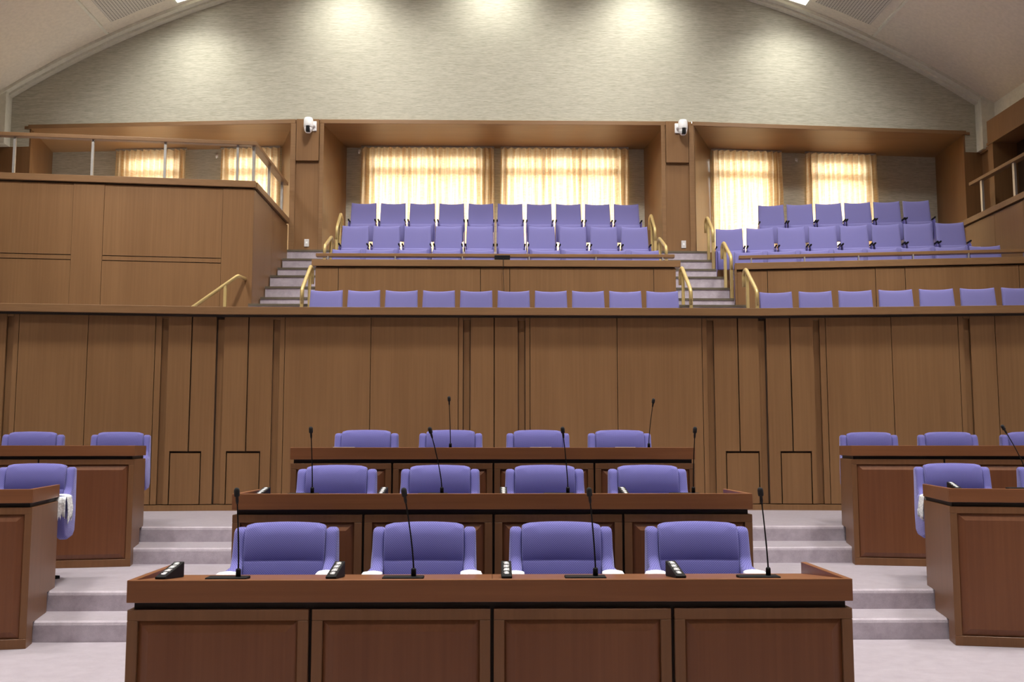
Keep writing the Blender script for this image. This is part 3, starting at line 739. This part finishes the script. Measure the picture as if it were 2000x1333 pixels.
def desk(x0, x1, n, yf, ztop, zfoot, depth, label, rz=0, origin=(0, 0), side=None, zback=None):
    """long desk; local front face at y=0 facing -y, spans x0..x1"""
    t = empty('council_desk', (origin[0], origin[1] + yf, 0), rz, label, 'desk', 'council desks')
    zb = ztop - .056; M = None
    fz = ztop - .094; pz = fz - .030
    # fascia (front board) with its mitred side boards
    m = MB(); m.box(x0 - .002, x1 + .002, 0 - .010, .018, fz, ztop); m.build('front_fascia', W_DESKH, t, bevel=.003)
    for s, x in ((-1, x0 - .002), (1, x1 + .002)):
        a, b = sorted((x, x - s * .028))
        m = MB(); m.box(a, b, .0185, depth, fz, ztop); m.build('side_rail', W_DESKH, t, bevel=.003)
    # sloping writing top in two lengths
    xs = [x0 + .016, (x0 + x1) / 2 - .001, (x0 + x1) / 2 + .001, x1 - .016]
    for a, b in ((xs[0], xs[1]), (xs[2], xs[3])):
        m = MB(); m.prism([(.018, ztop - .002), (depth, zb), (depth, zb - .03), (.018, fz)], a, b); m.build('desktop', W_DESKH, t)
    m = MB(); m.box(x0 + .02, x1 - .02, .03, depth - .03, pz, fz); m.build('shadow_gap', M_DARK, t)
    m = MB(); m.box(x0 + .01, x1 - .01, .031, .05, zfoot + .0, pz); m.build('backing_board', M_DARK, t)
    W = (x1 - x0) / n; g = .007
    for i in range(n):
        module(t, None, x0 + W * i + (g if i else 0), x0 + W * (i + 1) - (g if i < n - 1 else 0), zfoot, pz)
    for s, x in ((-1, x0), (1, x1)):
        a, b = sorted((x, x - s * .03))
        zz = zfoot if zback is None else zback
        m = MB()
        if zback is None: m.box(a, b, .0305, depth - .01, zfoot, pz)
        else:
            m.prism([(.0305, zfoot), (.0305, pz), (depth - .01, pz), (depth - .01, zback), (.62, zback), (.62, (zfoot + zback) / 2), (.19, (zfoot + zback) / 2), (.19, zfoot)][::-1], a, b)
        m.build('side_panel', W_FRAME, t, bevel=.003)
    return t
D1 = desk(-1.545, 1.545, 4, 4.46, DH, 0, .64, 'long four-place wooden desk at the very front of the middle block')
D2 = desk(-1.545, 1.56, 4, 6.19, DH + L1 - .004, 0, .66, 'long four-place wooden desk, middle one of three in the centre block')
D3 = desk(-1.578, 1.595, 4, 8.09, 1.348, L1, .66, 'long four-place wooden desk, rearmost in the centre block before the panelled wall')
SR = R(12)
SDESK = {}
for s in (-1, 1):
    lab = 'toward the booth side' if s < 0 else 'toward the outer gallery seats'
    for row, (cx, cy, zt, zf, dep, n, rz) in enumerate(((3.17 if s > 0 else 3.135, 7.12, 1.065, 0, .90, 2, R(12)), (3.28 if s > 0 else 3.23, 9.36, 1.365, L1, .93, 3, R(12.5)))):
        W = .80 * n
        x0, x1 = (0, W) if s > 0 else (-W, 0)
        SDESK[(s, row)] = desk(x0, x1, n, 0, zt, zf, dep, ('angled desk on the lower carpet ' if row == 0 else 'angled desk on the middle level ') + lab + ', beside the aisle steps', -s * rz, (s * cx, cy), zback=zf + L1)

# ------------------------------------------------------------------ council chairs
def make_chair():
    t = empty('council_armchair', cat='chair', label='violet armchair')
    # backrest: profile in (y, z), front is -y
    prof = [(.205, .44), (.245, .86), (.236, .905), (.205, .928), (.165, .93), (.128, .91), (.105, .86), (.088, .735)]
    prof += [(.092, .722), (.082, .708), (.068, .60), (.07, .47), (.10, .44)]
    # curved across: build strip by strip
    hw = .222; cols = [-1, -.94, -.8, -.55, -.28, 0, .28, .55, .8, .94, 1]; vs = []; fs = []; n = len(prof)
    for u in cols:
        e = max(0, (abs(u) - .8) / .2)
        for (y, z) in prof:
            cy, cz = .15, .70
            yy = y - .018 * (abs(u) ** 2) + .02 * (1 - u * u) * (1 if y < .14 else 0) * .4
            zz = z - (.010 * abs(u) ** 2 if z > .8 else 0)
            if e > 0: yy = cy + (yy - cy) * (1 - .16 * e * e); zz = zz - (.012 * e * e if z > .84 else 0)
            vs.append((u * hw, yy, zz))
    for c in range(len(cols) - 1):
        for k in range(n):
            k2 = (k + 1) % n; fs.append((c * n + k, c * n + k2, (c + 1) * n + k2, (c + 1) * n + k))
    fs += [tuple(range(n))[::-1], tuple((len(cols) - 1) * n + k for k in range(n))]
    m = MB(); m.add(vs, fs); m.build('backrest', M_CHAIR, t, bevel=.008, seg=3)
    m = MB(); m.prism([(.05, .40), (.07, .50), (-.20, .52), (-.30, .50), (-.33, .46), (-.31, .41), (-.20, .39)], -.222, .222); m.build('seat_cushion', M_CHAIR, t, bevel=.02, seg=3)
    wp = [(.235, .885), (.215, .898), (.165, .898), (.135, .885), (.118, .84), (.085, .73), (.045, .70), (-.03, .680), (-.20, .662), (-.30, .650), (-.345, .60), (-.35, .545),
          (-.31, .44), (-.24, .365), (-.10, .335), (.10, .345), (.17, .38), (.205, .50)]
    for s in (-1, 1):
        # wing: taller at the back, leaning outward a touch
        m = MB(); k = len(wp); vs = []
        for x in (.222, .289):
            for (y, z) in wp: vs.append((s * (x + (.012 if z < .70 else 0) * (x > .25) + .006 * (-y > .1)), y, z))
        f = [tuple(range(k - 1, -1, -1)), tuple(range(k, 2 * k))] + [(i, (i + 1) % k, k + (i + 1) % k, k + i) for i in range(k)]
        if s < 0: f = [tuple(reversed(q)) for q in f]
        m.add(vs, f); m.build('side_wing', M_CHAIR, t, bevel=.022, seg=4)
    m = MB(); m.lathe([(.035, .0), (.035, .36), (.12, .385), (.12, .392)], (0, 0, .03), 16); m.build('pedestal', M_BLACK, t, smooth=True)
    m = MB()
    for k in range(4):
        a = R(45 + 90 * k); c, s_ = math.cos(a), math.sin(a)
        m.hexa([(-.02 * s_, .02 * c, 0), (.02 * s_, -.02 * c, 0), (.27 * c + .015 * s_, .27 * s_ - .015 * c, 0), (.27 * c - .015 * s_, .27 * s_ + .015 * c, 0)],
               [(-.02 * s_, .02 * c, .06), (.02 * s_, -.02 * c, .06), (.27 * c + .015 * s_, .27 * s_ - .015 * c, .025), (.27 * c - .015 * s_, .27 * s_ + .015 * c, .025)])
    m.build('star_base', M_BLACK, t)
    return t
chair0 = make_chair(); cu = [False]; CH = []
def chair(x, y, z, rz, label, group):
    if not cu[0]: cu[0] = True; o = chair0; o.location = (x, y, z); o.rotation_euler = (0, 0, rz); o['label'] = label; o['group'] = group
    else: o = dup(chair0, (x, y, z), rz, label, group)
    CH.append(o); return o
PLACE = ['first place counted from the booth side', 'second place counted from the booth side', 'third place counted from the booth side', 'fourth place counted from the booth side']
rows = [((-1.156, -.381, .387, 1.156), 5.72, 0, 'front desk', (.05, .02, -.02, -.07)), ((-1.144, -.385, .388, 1.15), 7.50, L1, 'middle desk', (.04, .01, 0, -.03)), ((-1.156, -.384, .419, 1.172), 9.32, L2, 'rear desk', (.01, 0, 0, -.01))]
for xs, y, z, nm, rr in rows:
    for i, x in enumerate(xs): chair(x, y, z, rr[i] * .6, 'violet armchair at the centre block %s, %s' % (nm, PLACE[i]), 'armchairs at the centre block %s' % nm)
def sidepos(s, row, u, v):
    cx, cy, rz = ((3.17 if s > 0 else 3.135, 7.12, R(12)), (3.28 if s > 0 else 3.23, 9.36, R(12.5)))[row]
    if s < 0 and v > 1: u -= (.06 if row == 0 else .05 if u < 1 else -.01)
    return (s * (cx + u * math.cos(rz) + v * math.sin(rz)), cy - u * math.sin(rz) + v * math.cos(rz))
SIDE = []
for s in (-1, 1):
    lab = 'booth-side' if s < 0 else 'outer'
    for row, u, txt in ((0, .33, 'with a white lace cloth on its arm'), (0, 1.13, 'cut by the picture edge'), (1, .36, 'nearest the aisle steps'), (1, 1.14, 'next to the aisle chair'), (1, 1.94, 'farthest from the aisle')):
        x, y = sidepos(s, row, u, (1.26, 1.33)[row])
        c = chair(x, y, (L1, L2)[row], -s * R(12), 'violet armchair %s, %s %s desk' % (txt, lab, ('lower', 'upper')[row]), 'armchairs at the angled side desks')
        if row == 0 and u < .5: SIDE.append((s, x, y))

# ------------------------------------------------------------------ lace cloths over the chair arms
def cloth(x, y, z, rz, sx, label, big, group):
    """drapes over the arm at local x = sx * .27, arm top z .64"""
    m = MB(); th = .004; n = 22; vs = []; fs = []
    y0, y1 = (-.36, -.17) if big else (-.36, -.08)
    rowsn = 20
    half = .052; drop_out = .20 if big else .05; drop_in = .02
    cx = .262; half = half if big else .046
    path = []   # across the arm: inner side, over the top, outer side
    for k in range(rowsn + 1):
        d = -drop_in + (drop_in + 2 * half + drop_out) * k / rowsn
        if d < 0: path.append((cx - half - .004, .684 + d))
        elif d < 2 * half: path.append((cx - half + d, .684 + .006 * math.sin(math.pi * d / (2 * half))))
        else: path.append((cx + half + .008 + .015 * math.sin((d - 2 * half) / max(drop_out, .01) * 2), .684 - (d - 2 * half)))
    rnd = [random.uniform(0, 1) for _ in range(n + 1)]
    for i in range(n + 1):
        t = i / n
        for k, (px, pz) in enumerate(path):
            yy = y0 + (y1 - y0) * t
            if big and pz < .678 and px > cx: 
                f = (.684 - pz) / drop_out
                pz = .684 - (.684 - pz) * (.72 + .28 * rnd[i] + (.06 if i % 3 == 0 else -.05))
                yy = yy + .015 * f * math.sin(i * 1.1); px = px + .008 * math.sin(i * 1.3) * f
            elif not big and pz < .678 and px > cx: pz -= .012 * rnd[i]
            if yy > -.2: pz += (yy + .2) * .05
            vs.append((sx * px, yy, pz + (0 if big else -.010)))
    q = rowsn + 1
    for i in range(n):
        for k in range(rowsn): fs.append((i * q + k, i * q + k + 1, (i + 1) * q + k + 1, (i + 1) * q + k))
    # front flap over the rounded nose of the arm
    b0 = len(vs); fd = .16 if big else .035; nf = 14
    for i in range(nf + 1):
        u = i / nf; r = random.uniform(.75, 1) if i % 2 else random.uniform(.95, 1.15)
        for k in range(9):
            d = fd * k / 8 * r
            vs.append((sx * (cx - half - .004 + (2 * half + .012) * u), -.36 - (.012 if k else 0) - .004 * math.sin(u * 14) * k / 8 - .006 * min(k, 2), .680 - d - (0 if big else .010)))
    for i in range(nf):
        for k in range(8): a = b0 + i * 9 + k; fs.append((a, a + 1, a + 10, a + 9))
    m.add(vs, fs)
    o = m.build('lace_cloth', M_LACE, None, smooth=True)
    o.location = (x, y, z); o.rotation_euler = (0, 0, rz)
    so = o.modifiers.new('thick', 'SOLIDIFY'); so.thickness = .004; so.offset = 1
    return tag(o, label, 'cloth', group)
for i, x in enumerate(rows[0][0]):
    for sx in (-1, 1):
        cloth(x, 5.72, 0, rows[0][4][i] * .6, sx, 'small white lace cover on the %s arm of the front-row chair at the %s place' % ('booth-side' if sx < 0 else 'outer', ORD[i]), False, 'lace arm covers on the front row chairs')
for s, x, y in SIDE:
    cloth(x, y, L1, -s * R(12), -s, 'white lace cloth hanging over a chair arm behind the %s lower desk' % ('booth-side' if s < 0 else 'outer'), True, 'hanging lace cloths')

# ------------------------------------------------------------------ microphones
def mic(x, yd, zd, label, lean=(0, 0), ox=.045, h=.385, M=None, rz=0, plate=True, pitch=-.09):
    """x = mic stem position, yd = distance, zd = desk surface height"""
    t = empty('gooseneck_microphone', (x, yd, zd), rz, label, 'microphone', 'desk microphones')
    m = MB(); m.box(-ox - .09 + 0, -ox + .09, -.045, .035, -.0005, .012); b = m.build('base_plate', M_BLACK, t, bevel=.004)
    m = MB(); m.lathe([(.011, 0), (.011, .03), (.008, .036)], (0, -.005, .011), 12); m.build('socket', M_BLACK, t, smooth=True)
    lx, ly = lean; P = []
    for k in range(13):
        s = k / 12; P.append((lx * s ** 1.4, -.005 + ly * s ** 1.7, .04 + (h - .085) * s))
    m = MB(); m.tube(P, .0036, 8, .003); m.build('gooseneck', M_BLACK, t, smooth=True)
    d = (Vector(P[-1]) - Vector(P[-3])).normalized(); q = d.to_track_quat('Z', 'Y').to_matrix().to_4x4()
    m = MB(); m.lathe([(.004, -.012), (.0065, 0), (.0065, .02), (.0115, .022), (.0125, .03), (.0125, .048), (.010, .056), (.004, .06)], P[-1], 14, q); m.build('microphone_head', M_FOAM, t, smooth=True)
    return t
def surf(y, yf, zt, dep=.64): return zt - .002 - (.054 * (y - yf - .018) / (dep - .018))
y = 4.46 + .13
for i, (x, lx) in enumerate(((-1.111, -.006), (-.345, -.036), (.455, -.024), (1.220, -.03))):
    mic(x, y, surf(y + .02, 4.46, DH), 'black gooseneck microphone on the front centre desk, %s from the booth side' % ORD[i], (lx, -.03))
y = 6.19 + .13
for i, (x, lx) in enumerate(((-1.096, -.008), (-.308, -.062), (.462, -.028), (1.232, .008))):
    mic(x, y, surf(y + .02, 6.19, DH + L1 - .004, .66), 'black gooseneck microphone on the middle centre desk, %s from the booth side' % ORD[i], (lx, -.03), h=.40, ox=.055)
y = 8.09 + .13
mic(-.335, y, surf(y + .02, 8.09, 1.348, .66), 'slim upright microphone on the rear centre desk, at the second place', (-.010, -.03), h=.405)
mic(1.252, y, surf(y + .02, 8.09, 1.348, .66), 'slim leaning microphone on the rear centre desk, at the fourth place', (.03, -.03), h=.39)
x, yy = sidepos(1, 0, .47, .13)
mic(x + .085, yy - .02, surf(.13, 0, 1.065, .9) + .002, 'black leaning microphone on the outer lower desk', (-.145, -.03), h=.44, ox=.06, rz=-R(12))

# ------------------------------------------------------------------ black name blocks lying on the desks
def block(x, y, z, label, rz=0, slope=-.085):
    t = empty('name_block', (x, y, z), rz, label, 'name plate', 'black name blocks on the desks')
    sl = lambda yy: slope * yy
    m = MB(); m.prism([(0, sl(0)), (0, .010), (.27, .046), (.27, sl(.27))][::-1], -.023, .023); m.build('body', M_BLACK, t, bevel=.002, seg=1)
    m = MB(); rg = random.Random(3)
    for k in range(4):
        y0 = .035 + .058 * k
        for j in range(5):
            a = y0 + j * .0085; w0 = rg.uniform(.008, .013); c = rg.uniform(-.002, .002)
            f = lambda yy: 010e-3 + yy * .036 / .27 + .0012
            m.add([(c - w0, a, f(a)), (c + w0, a, f(a)), (c + w0, a + .005, f(a + .005)), (c - w0, a + .005, f(a + .005))], [(0, 1, 2, 3)])
        m.add([(-.0022, y0, f(y0) + .0004), (.0022, y0, f(y0) + .0004), (.0022, y0 + .04, f(y0 + .04) + .0004), (-.0022, y0 + .04, f(y0 + .04) + .0004)], [(0, 1, 2, 3)])
    m.build('white_lettering', M_WHITE, t)
    return t
for nm, yf, zt, sc_, xs in (('front', 4.46, DH, 1, (-1.436, -.70, .064, .825)), ('middle', 6.19, DH + L1 - .004, .98, (-1.476, -.707, .072, .851))):
    for i, x in enumerate(xs):
        y = yf + (.08 if nm == 'front' else .345)
        block(x, y, surf(y, yf, zt) + .001, 'black name block with white characters on the %s centre desk, %s from the booth side' % (nm, ORD[i]), slope=-.0868)
x, yy = sidepos(1, 0, .13, .30)
block(x, yy, surf(.30, 0, 1.065, .9) + .001, 'black name block with white characters on the outer lower desk', -R(12), -.0615)
# sheets of paper on the rear desk
for i, (x, w_) in enumerate(((-1.18, .17), (.384, .17), (1.06, .16))):
    m = MB(); y0 = 8.19
    z0 = surf(y0, 8.09, 1.348, .66); z1 = surf(y0 + .24, 8.09, 1.348, .66)
    m.hexa([(-w_ / 2, 0, .001), (w_ / 2, 0, .001), (w_ / 2, .24, z1 - z0 + .001), (-w_ / 2, .24, z1 - z0 + .001)], [(-w_ / 2, 0, .012), (w_ / 2, 0, .012), (w_ / 2, .24, z1 - z0 + .012), (-w_ / 2, .24, z1 - z0 + .012)])
    o = m.build('paper_stack', M_PAPER); o.location = (x, y0, z0)
    tag(o, 'thin pale stack of papers on the rear centre desk, at the %s place' % ('first', 'third', 'fourth')[i], 'papers', 'papers on the rear desk')
